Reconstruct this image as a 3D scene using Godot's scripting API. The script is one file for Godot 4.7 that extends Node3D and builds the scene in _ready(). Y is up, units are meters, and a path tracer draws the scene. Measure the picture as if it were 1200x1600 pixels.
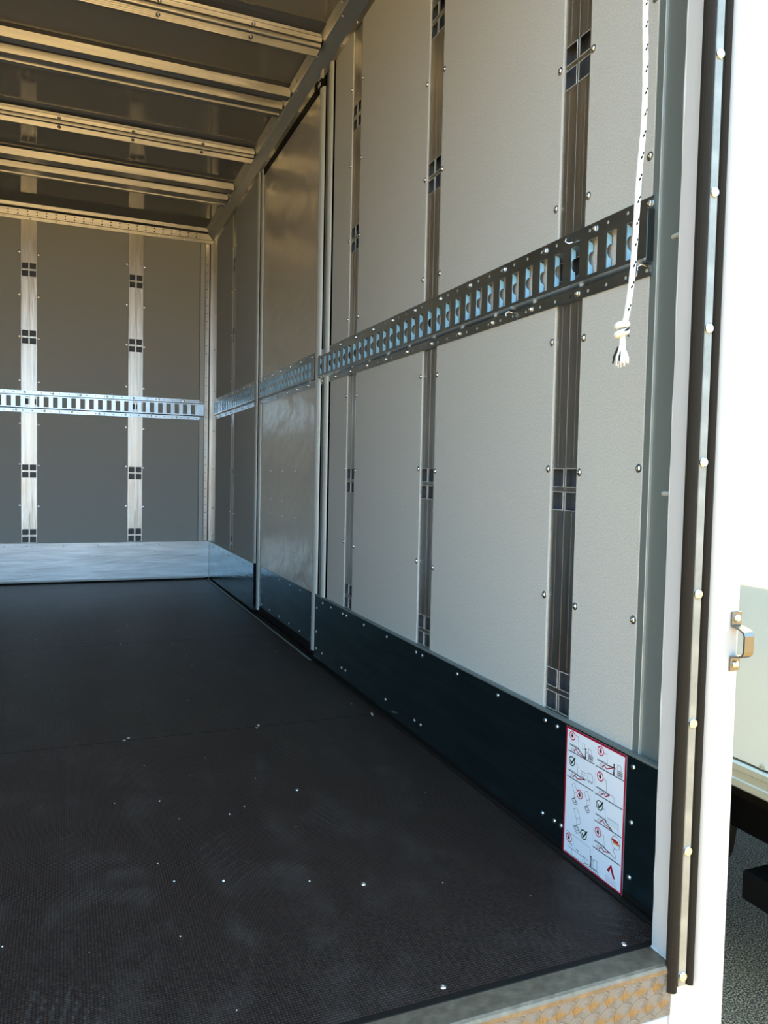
extends Node3D
# Interior of a box truck seen through its open rear doorway.
# Axes: x to the right (right wall face x = 0), y up (load floor y = 0), -z towards the front bulkhead.

const FRONT := -4.498      # z of the front wall face
const LEFT := -2.45        # x of the left wall face
const TOP := 2.40          # ceiling height
const GROUND := -1.1

var M := {}
var rng := RandomNumberGenerator.new()
var screw_mesh: ArrayMesh
var rivet_mesh: ArrayMesh
var pan_mesh: ArrayMesh

# ------------------------------------------------------------------ mesh helpers
func begin() -> SurfaceTool:
	var st := SurfaceTool.new()
	st.begin(Mesh.PRIMITIVE_TRIANGLES)
	return st

# flat polygon, fan-triangulated, turned so that it faces «out»
func poly(st: SurfaceTool, p: Array, out: Vector3) -> void:
	var n: Vector3 = (p[1] - p[0]).cross(p[2] - p[0])
	if n.length() < 1e-12 and p.size() > 3:
		n = (p[2] - p[0]).cross(p[3] - p[0])
	n = n.normalized()
	var q := p.duplicate()
	if n.dot(out) < 0.0:
		q.reverse()
		n = -n
	for i in range(1, q.size() - 1):
		for v in [q[0], q[i + 1], q[i]]:
			st.set_normal(n)
			st.set_uv(Vector2.ZERO)
			st.add_vertex(v)

func smooth_quad(st: SurfaceTool, p: Array, n: Array) -> void:
	var g: Vector3 = (p[1] - p[0]).cross(p[2] - p[0])
	var order := [0, 2, 1, 0, 3, 2] if g.dot(n[0] + n[1] + n[2] + n[3]) >= 0.0 else [0, 1, 2, 0, 2, 3]
	for k in order:
		st.set_normal(n[k])
		st.set_uv(Vector2.ZERO)
		st.add_vertex(p[k])

func box(st: SurfaceTool, lo: Vector3, hi: Vector3, ch := 0.0) -> void:
	var c := (lo + hi) / 2.0
	var h := (hi - lo) / 2.0
	ch = minf(ch, minf(h.x, minf(h.y, h.z)) * 0.9)
	var pt := func(s: Array, axis: int) -> Vector3:
		var v := Vector3.ZERO
		for k in 3:
			v[k] = c[k] + s[k] * (h[k] - (0.0 if k == axis else ch))
		return v
	for a in 3:
		var b := (a + 1) % 3
		var d := (a + 2) % 3
		for s in [-1.0, 1.0]:
			var pts := []
			for q in [[-1.0, -1.0], [1.0, -1.0], [1.0, 1.0], [-1.0, 1.0]]:
				var sg := [0.0, 0.0, 0.0]
				sg[a] = s; sg[b] = q[0]; sg[d] = q[1]
				pts.append(pt.call(sg, a))
			var out := Vector3.ZERO
			out[a] = s
			poly(st, pts, out)
	if ch <= 0.0:
		return
	for a in 3:           # edges along axis a
		var b := (a + 1) % 3
		var d := (a + 2) % 3
		for sb in [-1.0, 1.0]:
			for sd in [-1.0, 1.0]:
				var s1 := [0.0, 0.0, 0.0]
				s1[b] = sb; s1[d] = sd
				var s2 := s1.duplicate()
				s1[a] = -1.0; s2[a] = 1.0
				var out := Vector3.ZERO
				out[b] = sb; out[d] = sd
				poly(st, [pt.call(s1, b), pt.call(s2, b), pt.call(s2, d), pt.call(s1, d)], out)
	for sx in [-1.0, 1.0]:
		for sy in [-1.0, 1.0]:
			for sz in [-1.0, 1.0]:
				var s := [sx, sy, sz]
				poly(st, [pt.call(s, 0), pt.call(s, 1), pt.call(s, 2)], Vector3(sx, sy, sz))

# closed profile (local x, y) drawn out along local z from 0 to length, then placed by xf
func extrude(st: SurfaceTool, prof: PackedVector2Array, length: float, xf: Transform3D) -> void:
	var area := 0.0
	var n := prof.size()
	for i in n:
		area += prof[i].cross(prof[(i + 1) % n])
	var sg := 1.0 if area > 0.0 else -1.0
	for i in n:
		var a := prof[i]
		var b := prof[(i + 1) % n]
		var d := (b - a) * sg
		poly(st, [xf * Vector3(a.x, a.y, 0), xf * Vector3(b.x, b.y, 0), xf * Vector3(b.x, b.y, length), xf * Vector3(a.x, a.y, length)], xf.basis * Vector3(d.y, -d.x, 0))
	var tri := Geometry2D.triangulate_polygon(prof)
	for e in [0.0, length]:
		for i in range(0, tri.size(), 3):
			var pts := []
			for k in 3:
				pts.append(xf * Vector3(prof[tri[i + k]].x, prof[tri[i + k]].y, e))
			poly(st, pts, xf.basis * Vector3(0, 0, -1 if e == 0.0 else 1))

# open profile line given a thickness, as a bent sheet
func sheet(line: PackedVector2Array, th: float) -> PackedVector2Array:
	var other := PackedVector2Array()
	for i in line.size():
		var a := line[maxi(i - 1, 0)]
		var b := line[mini(i + 1, line.size() - 1)]
		var d := (b - a).normalized()
		other.append(line[i] + Vector2(-d.y, d.x) * th)
	other.reverse()
	var r := line.duplicate()
	r.append_array(other)
	return r

# flat plate z0..z1 with rectangular holes
func plate(st: SurfaceTool, r: Rect2, z0: float, z1: float, holes: Array) -> void:
	var xs := [r.position.x, r.end.x]
	var ys := [r.position.y, r.end.y]
	for h: Rect2 in holes:
		for v in [h.position.x, h.end.x]:
			if not xs.has(v): xs.append(v)
		for v in [h.position.y, h.end.y]:
			if not ys.has(v): ys.append(v)
	xs.sort()
	ys.sort()
	var nx := xs.size() - 1
	var ny := ys.size() - 1
	var full := []
	for i in nx:
		var col := PackedByteArray()
		col.resize(ny)
		col.fill(1)
		full.append(col)
	for h: Rect2 in holes:
		for i in range(xs.find(h.position.x), xs.find(h.end.x)):
			for j in range(ys.find(h.position.y), ys.find(h.end.y)):
				full[i][j] = 0
	var solid := func(i: int, j: int) -> bool:
		return i >= 0 and j >= 0 and i < nx and j < ny and full[i][j] == 1
	for i in nx:
		var j := 0
		while j < ny:
			if not solid.call(i, j):
				j += 1
				continue
			var x0: float = xs[i]
			var x1: float = xs[i + 1]
			var k := j
			while k + 1 < ny and solid.call(i, k + 1) and solid.call(i - 1, k + 1) == solid.call(i - 1, k) and solid.call(i + 1, k + 1) == solid.call(i + 1, k):
				k += 1
			var y0: float = ys[j]
			var y1: float = ys[k + 1]
			poly(st, [Vector3(x0, y0, z1), Vector3(x1, y0, z1), Vector3(x1, y1, z1), Vector3(x0, y1, z1)], Vector3(0, 0, 1))
			poly(st, [Vector3(x0, y0, z0), Vector3(x1, y0, z0), Vector3(x1, y1, z0), Vector3(x0, y1, z0)], Vector3(0, 0, -1))
			if not solid.call(i - 1, j):
				poly(st, [Vector3(x0, y0, z0), Vector3(x0, y1, z0), Vector3(x0, y1, z1), Vector3(x0, y0, z1)], Vector3(-1, 0, 0))
			if not solid.call(i + 1, j):
				poly(st, [Vector3(x1, y0, z0), Vector3(x1, y1, z0), Vector3(x1, y1, z1), Vector3(x1, y0, z1)], Vector3(1, 0, 0))
			if not solid.call(i, j - 1):
				poly(st, [Vector3(x0, y0, z0), Vector3(x1, y0, z0), Vector3(x1, y0, z1), Vector3(x0, y0, z1)], Vector3(0, -1, 0))
			if not solid.call(i, k + 1):
				poly(st, [Vector3(x0, y1, z0), Vector3(x1, y1, z0), Vector3(x1, y1, z1), Vector3(x0, y1, z1)], Vector3(0, 1, 0))
			j = k + 1

func lathe(st: SurfaceTool, prof: Array, seg: int, xf := Transform3D()) -> void:   # prof: Vector2(radius, z), from the base up
	for i in prof.size() - 1:
		var a: Vector2 = prof[i]
		var b: Vector2 = prof[i + 1]
		var d := b - a
		for k in seg:
			var p := []
			var n := []
			for q in [[k, a], [k + 1, a], [k + 1, b], [k, b]]:
				var t: float = TAU * q[0] / seg
				p.append(xf * Vector3(cos(t) * q[1].x, sin(t) * q[1].x, q[1].y))
				n.append((xf.basis * Vector3(cos(t) * d.y, sin(t) * d.y, -d.x)).normalized())
			smooth_quad(st, p, n)

func tube(st: SurfaceTool, path: Array, radii: Array, seg := 10, capped := true) -> void:
	var rings := []
	var norms := []
	var up := Vector3(0.3, 0.2, 0.9).normalized()
	for i in path.size():
		var d: Vector3 = (path[mini(i + 1, path.size() - 1)] - path[maxi(i - 1, 0)]).normalized()
		var s := d.cross(up)
		if s.length() < 0.05:
			s = d.cross(Vector3(1, 0, 0))
		s = s.normalized()
		up = s.cross(d).normalized()
		var ring := []
		var nr := []
		for k in seg:
			var t := TAU * k / seg
			var v := s * cos(t) + up * sin(t)
			nr.append(v)
			ring.append(path[i] + v * radii[mini(i, radii.size() - 1)])
		rings.append(ring)
		norms.append(nr)
	for i in path.size() - 1:
		for k in seg:
			var m := (k + 1) % seg
			smooth_quad(st, [rings[i][k], rings[i][m], rings[i + 1][m], rings[i + 1][k]], [norms[i][k], norms[i][m], norms[i + 1][m], norms[i + 1][k]])
	if capped:
		poly(st, rings[0], path[0] - path[1])
		poly(st, rings[-1], path[-1] - path[-2])

# ------------------------------------------------------------------ node helpers
func obj(called: String, st: SurfaceTool, mat: Material, parent: Node3D = self) -> MeshInstance3D:
	return inst(called, st.commit(), mat, parent)

func inst(called: String, mesh: Mesh, mat: Material, parent: Node3D = self, xf := Transform3D()) -> MeshInstance3D:
	var o := MeshInstance3D.new()
	o.name = called
	o.mesh = mesh
	o.material_override = mat
	o.transform = xf
	parent.add_child(o, true)
	return o

func thing(called: String, label: String, category: String, at := Vector3.ZERO, turn := 0.0, group := "", kind := "") -> Node3D:
	var o := Node3D.new()
	o.name = called
	add_child(o, true)
	o.position = at
	o.rotation.y = turn
	return tag(o, label, category, group, kind)

func tag(o: Node3D, label: String, category := "", group := "", kind := "") -> Node3D:
	if label: o.set_meta("label", label)
	if category: o.set_meta("category", category)
	if group: o.set_meta("group", group)
	if kind: o.set_meta("kind", kind)
	return o

func setting(called: String, label: String, category: String, at := Vector3.ZERO, turn := 0.0) -> Node3D:
	return thing(called, label, category, at, turn, "", "structure")

# screw head lying on a surface; local +z is outwards
func screw(parent: Node3D, x: float, y: float, z: float, kind := 0, called := "screw") -> void:
	inst(called, [screw_mesh, rivet_mesh, pan_mesh][kind], M.rivet if kind == 1 else M.screw, parent, Transform3D(Basis(), Vector3(x, y, z)))

func part_box(called: String, lo: Vector3, hi: Vector3, ch: float, mat: Material, parent: Node3D) -> MeshInstance3D:
	var st := begin()
	box(st, lo, hi, ch)
	return obj(called, st, mat, parent)

# ------------------------------------------------------------------ materials
func mat(color: Color, rough: float, metal := 0.0) -> StandardMaterial3D:
	var m := StandardMaterial3D.new()
	m.albedo_color = color
	m.roughness = rough
	m.metallic = metal
	return m

func noise_tex(size: int, freq: float, lo: Color, hi: Color, sd: int, oct := 4, normal := false, strength := 4.0, squeeze := 0.0) -> NoiseTexture2D:
	var t := NoiseTexture2D.new()
	var f := FastNoiseLite.new()
	f.seed = sd
	f.noise_type = FastNoiseLite.TYPE_SIMPLEX_SMOOTH
	f.frequency = freq
	f.fractal_octaves = oct
	t.width = size
	t.height = size
	t.seamless = true
	t.noise = f
	if normal:
		t.as_normal_map = true
		t.bump_strength = strength
	else:
		var g := Gradient.new()
		g.set_color(0, lo)
		g.set_color(1, hi)
		g.set_offset(0, squeeze)
		g.set_offset(1, 1.0 - squeeze)
		t.color_ramp = g
	return t

func streaks(m: StandardMaterial3D, nrm: Texture2D, scale: Vector3, strength: float) -> void:
	m.normal_enabled = true
	m.normal_texture = nrm
	m.normal_scale = strength
	m.uv1_triplanar = true
	m.uv1_scale = scale

func make_materials() -> void:
	var grain := noise_tex(256, 0.22, Color(0.86, 0.86, 0.86), Color(1, 1, 1), 3, 3)
	var grain_n := noise_tex(256, 0.18, Color.BLACK, Color.WHITE, 4, 2, true, 3.0)
	var metal_n := noise_tex(256, 0.03, Color.BLACK, Color.WHITE, 7, 4, true, 6.0)
	var metal_c := noise_tex(256, 0.012, Color(0.84, 0.84, 0.84), Color(1, 1, 1), 11, 5)
	var metal_r := noise_tex(256, 0.02, Color(0.55, 0.55, 0.55), Color(1, 1, 1), 12, 4)

	M.panel = mat(Color(0.735, 0.745, 0.735), 0.55)
	M.panel.metallic_specular = 0.3
	M.panel.albedo_texture = grain
	streaks(M.panel, grain_n, Vector3.ONE * 4.2, 0.14)
	M.backing = mat(Color(0.55, 0.56, 0.57), 0.5)
	M.alu = mat(Color(0.86, 0.85, 0.83), 0.34, 1.0)
	M.alu.albedo_texture = metal_c
	streaks(M.alu, metal_n, Vector3(9.0, 0.2, 9.0), 0.10)
	M.alu_beam = mat(Color(0.68, 0.675, 0.67), 0.36, 1.0)
	M.alu_beam.albedo_texture = metal_c
	streaks(M.alu_beam, metal_n, Vector3(0.25, 9.0, 9.0), 0.12)
	M.cornice = mat(Color(0.72, 0.72, 0.70), 0.32, 1.0)
	M.bar = mat(Color(0.74, 0.76, 0.755), 0.48, 0.35)
	M.zinc = mat(Color(0.82, 0.87, 0.91), 0.27, 1.0)
	M.zinc.albedo_texture = metal_c
	M.zinc.uv1_triplanar = true
	M.zinc.uv1_scale = Vector3.ONE * 1.5
	M.lip = mat(Color(0.62, 0.84, 0.97), 0.45, 0.3)
	M.kick = mat(Color(0.52, 0.72, 0.80), 0.16, 1.0)
	M.kick.albedo_texture = metal_c
	streaks(M.kick, metal_n, Vector3(0.6, 6.0, 0.6), 0.06)
	M.cavity = mat(Color(0.30, 0.32, 0.35), 0.45, 0.3)
	M.dark_zinc = mat(Color(0.20, 0.22, 0.23), 0.5, 0.4)
	M.door = mat(Color(0.86, 0.84, 0.80), 0.30, 0.65)
	streaks(M.door, metal_n, Vector3(0.35, 0.5, 0.35), 0.12)
	M.rear_post = mat(Color(0.43, 0.47, 0.465), 0.5, 0.35)
	M.kick_front = mat(Color(0.84, 0.85, 0.865), 0.38, 1.0)
	M.kick_front.albedo_texture = metal_c
	streaks(M.kick_front, metal_n, Vector3(0.6, 6.0, 0.6), 0.06)
	M.screw = mat(Color(0.86, 0.86, 0.86), 0.22, 1.0)
	M.rivet = mat(Color(0.90, 0.90, 0.90), 0.3, 1.0)
	M.steel = mat(Color(0.50, 0.495, 0.48), 0.30, 1.0)
	M.rubber = mat(Color(0.085, 0.08, 0.074), 0.6)
	M.rubber.metallic_specular = 0.25
	M.lip_rubber = mat(Color(0.14, 0.13, 0.115), 0.6)
	M.lip_rubber.metallic_specular = 0.2
	M.black = mat(Color(0.06, 0.06, 0.06), 0.75)
	M.black.metallic_specular = 0.1
	M.white = mat(Color(0.70, 0.71, 0.72), 0.3)
	M.truck_white = mat(Color(0.73, 0.78, 0.80), 0.3)
	M.truck_alu = mat(Color(0.62, 0.66, 0.65), 0.45, 0.5)
	M.strip = mat(Color(0.60, 0.62, 0.61), 0.48, 0.4)
	M.strip.albedo_texture = metal_c
	M.strip.uv1_triplanar = true
	M.strip.uv1_scale = Vector3.ONE * 6.0
	M.ceiling = mat(Color(0.46, 0.455, 0.44), 0.05)
	M.ceiling.normal_enabled = true
	M.ceiling.normal_texture = noise_tex(256, 0.012, Color.BLACK, Color.WHITE, 21, 1, true, 2.0)
	M.ceiling.normal_scale = 0.06
	M.ceiling.uv1_triplanar = true
	M.ceiling.uv1_scale = Vector3.ONE * 0.8
	M.sill = mat(Color(0.50, 0.46, 0.40), 0.45, 0.6)
	M.sill.albedo_texture = noise_tex(256, 0.03, Color(0.78, 0.78, 0.78), Color(1, 1, 1), 31, 5)
	streaks(M.sill, metal_n, Vector3.ONE * 5.0, 0.25)
	M.rope = mat(Color(0.86, 0.87, 0.86), 0.85)
	M.tracer = mat(Color(0.02, 0.02, 0.02), 0.8)
	M.debris = mat(Color(0.82, 0.82, 0.80), 0.6)
	M.asphalt = mat(Color.WHITE, 0.9)
	M.asphalt.albedo_texture = noise_tex(512, 0.16, Color(0.11, 0.10, 0.08), Color(0.70, 0.635, 0.50), 41, 3, false, 4.0, 0.28)
	M.asphalt.normal_enabled = true
	M.asphalt.normal_texture = noise_tex(512, 0.14, Color.BLACK, Color.WHITE, 42, 3, true, 8.0)
	M.asphalt.normal_scale = 1.0
	M.asphalt.uv1_triplanar = true
	M.asphalt.uv1_scale = Vector3.ONE * 1.3
	M.floor = floor_material()
	M.turned = turned_material()

func floor_material() -> StandardMaterial3D:
	# anti-slip film: small square mesh embossed every 5 mm, 32 cells to the tile
	var n := 512
	var cell := 16
	var col := Image.create(n, n, false, Image.FORMAT_RGB8)
	var hgt := Image.create(n, n, false, Image.FORMAT_RGB8)
	rng.seed = 5
	for cy in n / cell:
		for cx in n / cell:
			var k := 0.85 + 0.3 * rng.randf()
			for y in cell:
				for x in cell:
					var line := x < 5 or y < 4
					var d := Vector2((x - 10.0) / 6.0, (y - 9.5) / 6.0).length()
					var h := clampf(1.0 - d * d, 0.0, 1.0)
					var c := Color(0.165, 0.142, 0.135) if line else Color(0.235, 0.208, 0.195)
					col.set_pixel(cx * cell + x, cy * cell + y, Color(c.r * k, c.g * k, c.b * k))
					hgt.set_pixel(cx * cell + x, cy * cell + y, Color(h, h, h))
	# scuffs and dust of the whole floor (second UV set)
	var w := 1024
	var dust := Image.create(w, w, false, Image.FORMAT_RGBA8)
	var f1 := FastNoiseLite.new(); f1.seed = 51; f1.frequency = 0.006; f1.fractal_octaves = 5
	var f2 := FastNoiseLite.new(); f2.seed = 52; f2.frequency = 0.05; f2.fractal_octaves = 3
	for y in w:
		for x in w:
			var a := clampf(f1.get_noise_2d(x * 3.2, y * 2.6) * 1.3 + 0.12, 0.0, 1.0) * clampf(f2.get_noise_2d(x * 0.6, y) + 0.5, 0.0, 1.0)
			dust.set_pixel(x, y, Color(0.42, 0.40, 0.385, clampf(a * 0.13, 0.0, 0.12)))
	# shoe prints: short ribbed strokes laid in rows
	rng.seed = 77
	for k in 26:
		var c := Vector2(rng.randf_range(0.42, 0.98), rng.randf_range(0.50, 0.985)) * w
		var ang := rng.randf_range(0.0, PI)
		for r in 7:
			var o := c + Vector2(cos(ang), sin(ang)) * (r - 3) * 6.0
			var along := Vector2(-sin(ang), cos(ang))
			var half := rng.randf_range(6.0, 16.0)
			for s in int(half * 2.0):
				var q := o + along * (s - half)
				for e in 2:
					var px := Vector2i(q) + Vector2i(e, 0)
					if px.x >= 0 and px.y >= 0 and px.x < w and px.y < w and rng.randf() < 0.62:
						dust.set_pixelv(px, Color(0.42, 0.42, 0.42, rng.randf_range(0.04, 0.22)))
	var m := mat(Color(0.79, 0.73, 0.71), 0.42)
	m.metallic_specular = 0.3
	m.albedo_texture = ImageTexture.create_from_image(col)
	m.heightmap_enabled = true
	m.heightmap_texture = ImageTexture.create_from_image(hgt)
	m.heightmap_scale = 0.09
	m.detail_enabled = true
	m.detail_albedo = ImageTexture.create_from_image(dust)
	m.detail_uv_layer = BaseMaterial3D.DETAIL_UV_2
	m.detail_blend_mode = BaseMaterial3D.BLEND_MODE_MIX
	return m

func turned_material() -> StandardMaterial3D:
	# engine-turned sheet: overlapping spun discs of fine concentric scratches
	var n := 768
	var hgt := Image.create(n, n, false, Image.FORMAT_RGB8)
	var tone := Image.create(n, n, false, Image.FORMAT_RGB8)
	var step := 96.0          # disc spacing in pixels; 8 discs to the tile each way
	var rad := 66.0
	for y in n:
		for x in n:
			# the last disc laid (highest row, then highest column) that covers the point
			var best := Vector2(-1, -1)
			var row := int(floor((y + rad) / step))
			while row >= int(ceil((y - rad) / step)) and best.x < 0.0:
				var cy := row * step
				var off := 0.5 * step if posmod(row, 2) == 1 else 0.0
				var half := sqrt(maxf(rad * rad - (y - cy) * (y - cy), 0.0))
				var colm := int(floor((x + half - off) / step))
				var cx := colm * step + off
				if absf(x - cx) <= half:
					best = Vector2(Vector2(x - cx, y - cy).length(), atan2(y - cy, x - cx))
				row -= 1
			var r := best.x if best.x >= 0.0 else 0.0
			var ring := 0.5 + 0.5 * sin(r * 1.9 + sin(r * 0.37) * 2.0)
			hgt.set_pixel(x, y, Color(ring, ring, ring))
			var t := 0.86 + 0.14 * (0.5 + 0.5 * sin(r * 0.9)) - (0.14 if r > rad - 4.0 else 0.0)
			tone.set_pixel(x, y, Color(t, t, t))
	hgt.bump_map_to_normal_map(3.0)
	var m := mat(Color(0.57, 0.54, 0.50), 0.30, 1.0)
	m.albedo_texture = ImageTexture.create_from_image(tone)
	m.normal_enabled = true
	m.normal_texture = ImageTexture.create_from_image(hgt)
	m.normal_scale = 0.7
	m.uv1_triplanar = true
	m.uv1_scale = Vector3.ONE * 4.2
	return m

# ------------------------------------------------------------------ start
func _ready() -> void:
	# camera
	var cam := Camera3D.new()
	cam.name = "camera"
	cam.position = Vector3(-0.936, 0.7504, 0.9448)
	cam.rotation = Vector3(-0.04780, -0.39189, 0.02104)
	cam.fov = 67.292
	cam.near = 0.02
	cam.current = true
	add_child(cam)
	# sky
	var env := Environment.new()
	env.background_mode = Environment.BG_SKY
	var sky := Sky.new()
	var ps := ProceduralSkyMaterial.new()
	ps.sky_top_color = Color(0.73, 0.885, 1.0)
	ps.sky_horizon_color = Color(0.665, 0.79, 0.895)
	ps.sky_curve = 0.18
	ps.ground_horizon_color = Color(0.62, 0.60, 0.56)
	ps.ground_bottom_color = Color(0.40, 0.38, 0.35)
	ps.sky_energy_multiplier = 1.0
	ps.sun_angle_max = 5.0
	sky.sky_material = ps
	env.sky = sky
	env.tonemap_mode = Environment.TONE_MAPPER_LINEAR
	env.tonemap_exposure = 4.6
	env.sdfgi_enabled = true
	env.ssao_enabled = true
	env.ssil_enabled = true
	var we := WorldEnvironment.new()
	we.name = "world_environment"
	we.environment = env
	add_child(we)
	# sun: high on the left and a little in front, so that it does not enter the rear opening
	var sun := DirectionalLight3D.new()
	sun.name = "sun"
	sun.light_color = Color(1.0, 0.87, 0.60)
	sun.light_energy = 5.2
	sun.light_angular_distance = 0.5
	sun.shadow_enabled = true
	add_child(sun)
	sun.look_at_from_position(Vector3(-0.48, 0.86, -0.07) * 10.0, Vector3.ZERO)

	make_materials()
	make_screws()
	build_ground()
	build_shell()
	build_side_door()
	build_cornices()
	build_rear_frame()
	build_baseboards()
	build_posts()
	build_rails()
	build_beams()
	build_neighbour()
	build_sticker()
	build_rope()
	build_small()

func make_screws() -> void:
	var st := begin()         # dome-headed screw on its washer
	lathe(st, [Vector2(0.0078, 0), Vector2(0.0078, 0.0008), Vector2(0.0058, 0.0012), Vector2(0.0054, 0.0026), Vector2(0.0040, 0.0042), Vector2(0.0018, 0.0047), Vector2(0.0016, 0.0030), Vector2(0.0, 0.0030)], 14)
	screw_mesh = st.commit()
	st = begin()              # blind rivet
	lathe(st, [Vector2(0.0048, 0), Vector2(0.0046, 0.0010), Vector2(0.0034, 0.0021), Vector2(0.0012, 0.0026), Vector2(0.0, 0.0022)], 10)
	rivet_mesh = st.commit()
	st = begin()              # large pan head with a recess
	lathe(st, [Vector2(0.0075, 0), Vector2(0.0075, 0.0020), Vector2(0.0064, 0.0032), Vector2(0.0024, 0.0034), Vector2(0.0020, 0.0018), Vector2(0.0, 0.0018)], 14)
	pan_mesh = st.commit()

func build_ground() -> void:
	var st := begin()
	box(st, Vector3(-60, GROUND - 0.3, -40), Vector3(60, GROUND, 80))
	tag(obj("ground", st, M.asphalt), "rough dark asphalt yard under and behind the truck", "ground", "", "structure")

# ------------------------------------------------------------------ shell
func wall_panels(w: Node3D, spans: Array) -> void:
	for s in spans:
		part_box("panel", Vector3(s[0], 0.02, -0.006), Vector3(s[1], 2.345, 0), 0.0012, M.panel, w)

func build_shell() -> void:
	# floor: four sheets of film-faced plywood with narrow joints
	var fl := setting("floor", "dark brown anti-slip plywood load floor, scuffed and dusty", "floor")
	var cuts := [-0.013, -1.265, -2.52, -3.77, FRONT - 0.03]
	for i in 4:
		var st := begin()
		var z1: float = cuts[i] - (0.0018 if i > 0 else 0.0)
		var z0: float = cuts[i + 1] + 0.0012
		var x0 := LEFT - 0.02
		var x1 := 0.012
		for k in [0, 1, 2, 0, 2, 3]:
			var p: Vector3 = [Vector3(x0, 0, z0), Vector3(x1, 0, z0), Vector3(x1, 0, z1), Vector3(x0, 0, z1)][k]
			st.set_normal(Vector3.UP)
			st.set_uv(Vector2(p.x, p.z) / 0.16)
			st.set_uv2(Vector2((p.x + 2.5) / 2.6, (p.z + 4.6) / 4.7))
			st.add_vertex(p)
		obj("floor_sheet", st, M.floor, fl)
	part_box("subfloor", Vector3(LEFT - 0.08, -0.12, FRONT - 0.08), Vector3(0.055, -0.03, -0.002), 0.0, M.black, fl)
	part_box("edge_seal", Vector3(LEFT, -0.03, -0.0125), Vector3(-0.04, 0.001, -0.0005), 0.001, M.rubber, fl)
	for p in [Vector2(-0.787, -1.268), Vector2(-0.775, -1.285), Vector2(-0.418, -1.257), Vector2(-0.408, -1.276), Vector2(-0.051, -1.256), Vector2(-0.046, -1.275), Vector2(-0.431, -0.338), Vector2(-0.429, -0.786), Vector2(-0.423, -0.031), Vector2(-0.1, -0.021), Vector2(-0.8, -0.03)]:
		inst("screw", screw_mesh, M.screw, fl, Transform3D(Basis(Vector3.RIGHT, -PI / 2), Vector3(p.x, -0.0028, p.y)))

	# right wall; local x runs towards the rear (+z), local z into the load space
	var wr := setting("wall_right", "light grey grained panels of the right side wall between aluminium posts", "wall", Vector3.ZERO, -PI / 2)
	wall_panels(wr, [[-4.335, -3.815], [-3.722, -3.135], [-1.885, -1.691], [-1.600, -1.057], [-0.966, -0.412], [-0.323, -0.136]])
	part_box("outer_skin", Vector3(FRONT - 0.06, -0.1, -0.06), Vector3(-0.02, 2.46, -0.04), 0.0, M.backing, wr)

	# front wall
	var wf := setting("wall_front", "grey panels of the front bulkhead at the far end", "wall", Vector3(0, 0, FRONT))
	wall_panels(wf, [[-2.44, -1.205], [-1.111, -0.556], [-0.462, -0.090]])
	part_box("outer_skin", Vector3(LEFT - 0.06, -0.1, -0.06), Vector3(0.06, 2.46, -0.04), 0.0, M.backing, wf)

	# left wall, mostly outside the picture but mirrored in the metal
	var wl := setting("wall_left", "light grey panels of the left side wall", "wall", Vector3(LEFT, 0, 0), PI / 2)
	wall_panels(wl, [[0.13, 0.323], [0.412, 0.966], [1.057, 1.600], [1.691, 2.24], [2.33, 2.88], [2.97, 3.52], [3.61, 4.45]])
	part_box("outer_skin", Vector3(0.02, -0.1, -0.06), Vector3(-FRONT + 0.06, 2.46, -0.04), 0.0, M.backing, wl)
	for x in [0.3675, 1.0115, 1.6455, 2.285, 2.925, 3.565]:
		part_box("post", Vector3(x - 0.046, 0.02, -0.04), Vector3(x + 0.046, 2.345, -0.004), 0.0, M.alu, wl)
	part_box("kick_plate", Vector3(0.05, 0.012, -0.002), Vector3(4.49, 0.265, 0.012), 0.002, M.kick, wl)

	# ceiling
	var ce := setting("ceiling", "glossy grey ceiling sheet mirroring the front wall", "ceiling")
	part_box("ceiling_sheet", Vector3(LEFT - 0.06, TOP, FRONT - 0.06), Vector3(0.06, TOP + 0.03, 0.0), 0.0, M.ceiling, ce)
	part_box("roof", Vector3(LEFT - 0.06, TOP + 0.03, FRONT - 0.06), Vector3(0.06, TOP + 0.06, 0.0), 0.0, M.backing, ce)

func bar_profile(w: float, h: float) -> PackedVector2Array:      # half-round bar lying on y = 0
	var p := PackedVector2Array()
	for i in 9:
		var t := PI * i / 8.0
		p.append(Vector2(cos(t) * w / 2.0, sin(t) * h))
	return p

# stands upright on a wall: profile x along the wall, profile y out of the wall
func upright(st: SurfaceTool, prof: PackedVector2Array, x: float, y0: float, y1: float) -> void:
	extrude(st, prof, y1 - y0, Transform3D(Basis(Vector3.RIGHT, Vector3.BACK, Vector3.UP), Vector3(x, y0, 0)))

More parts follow.
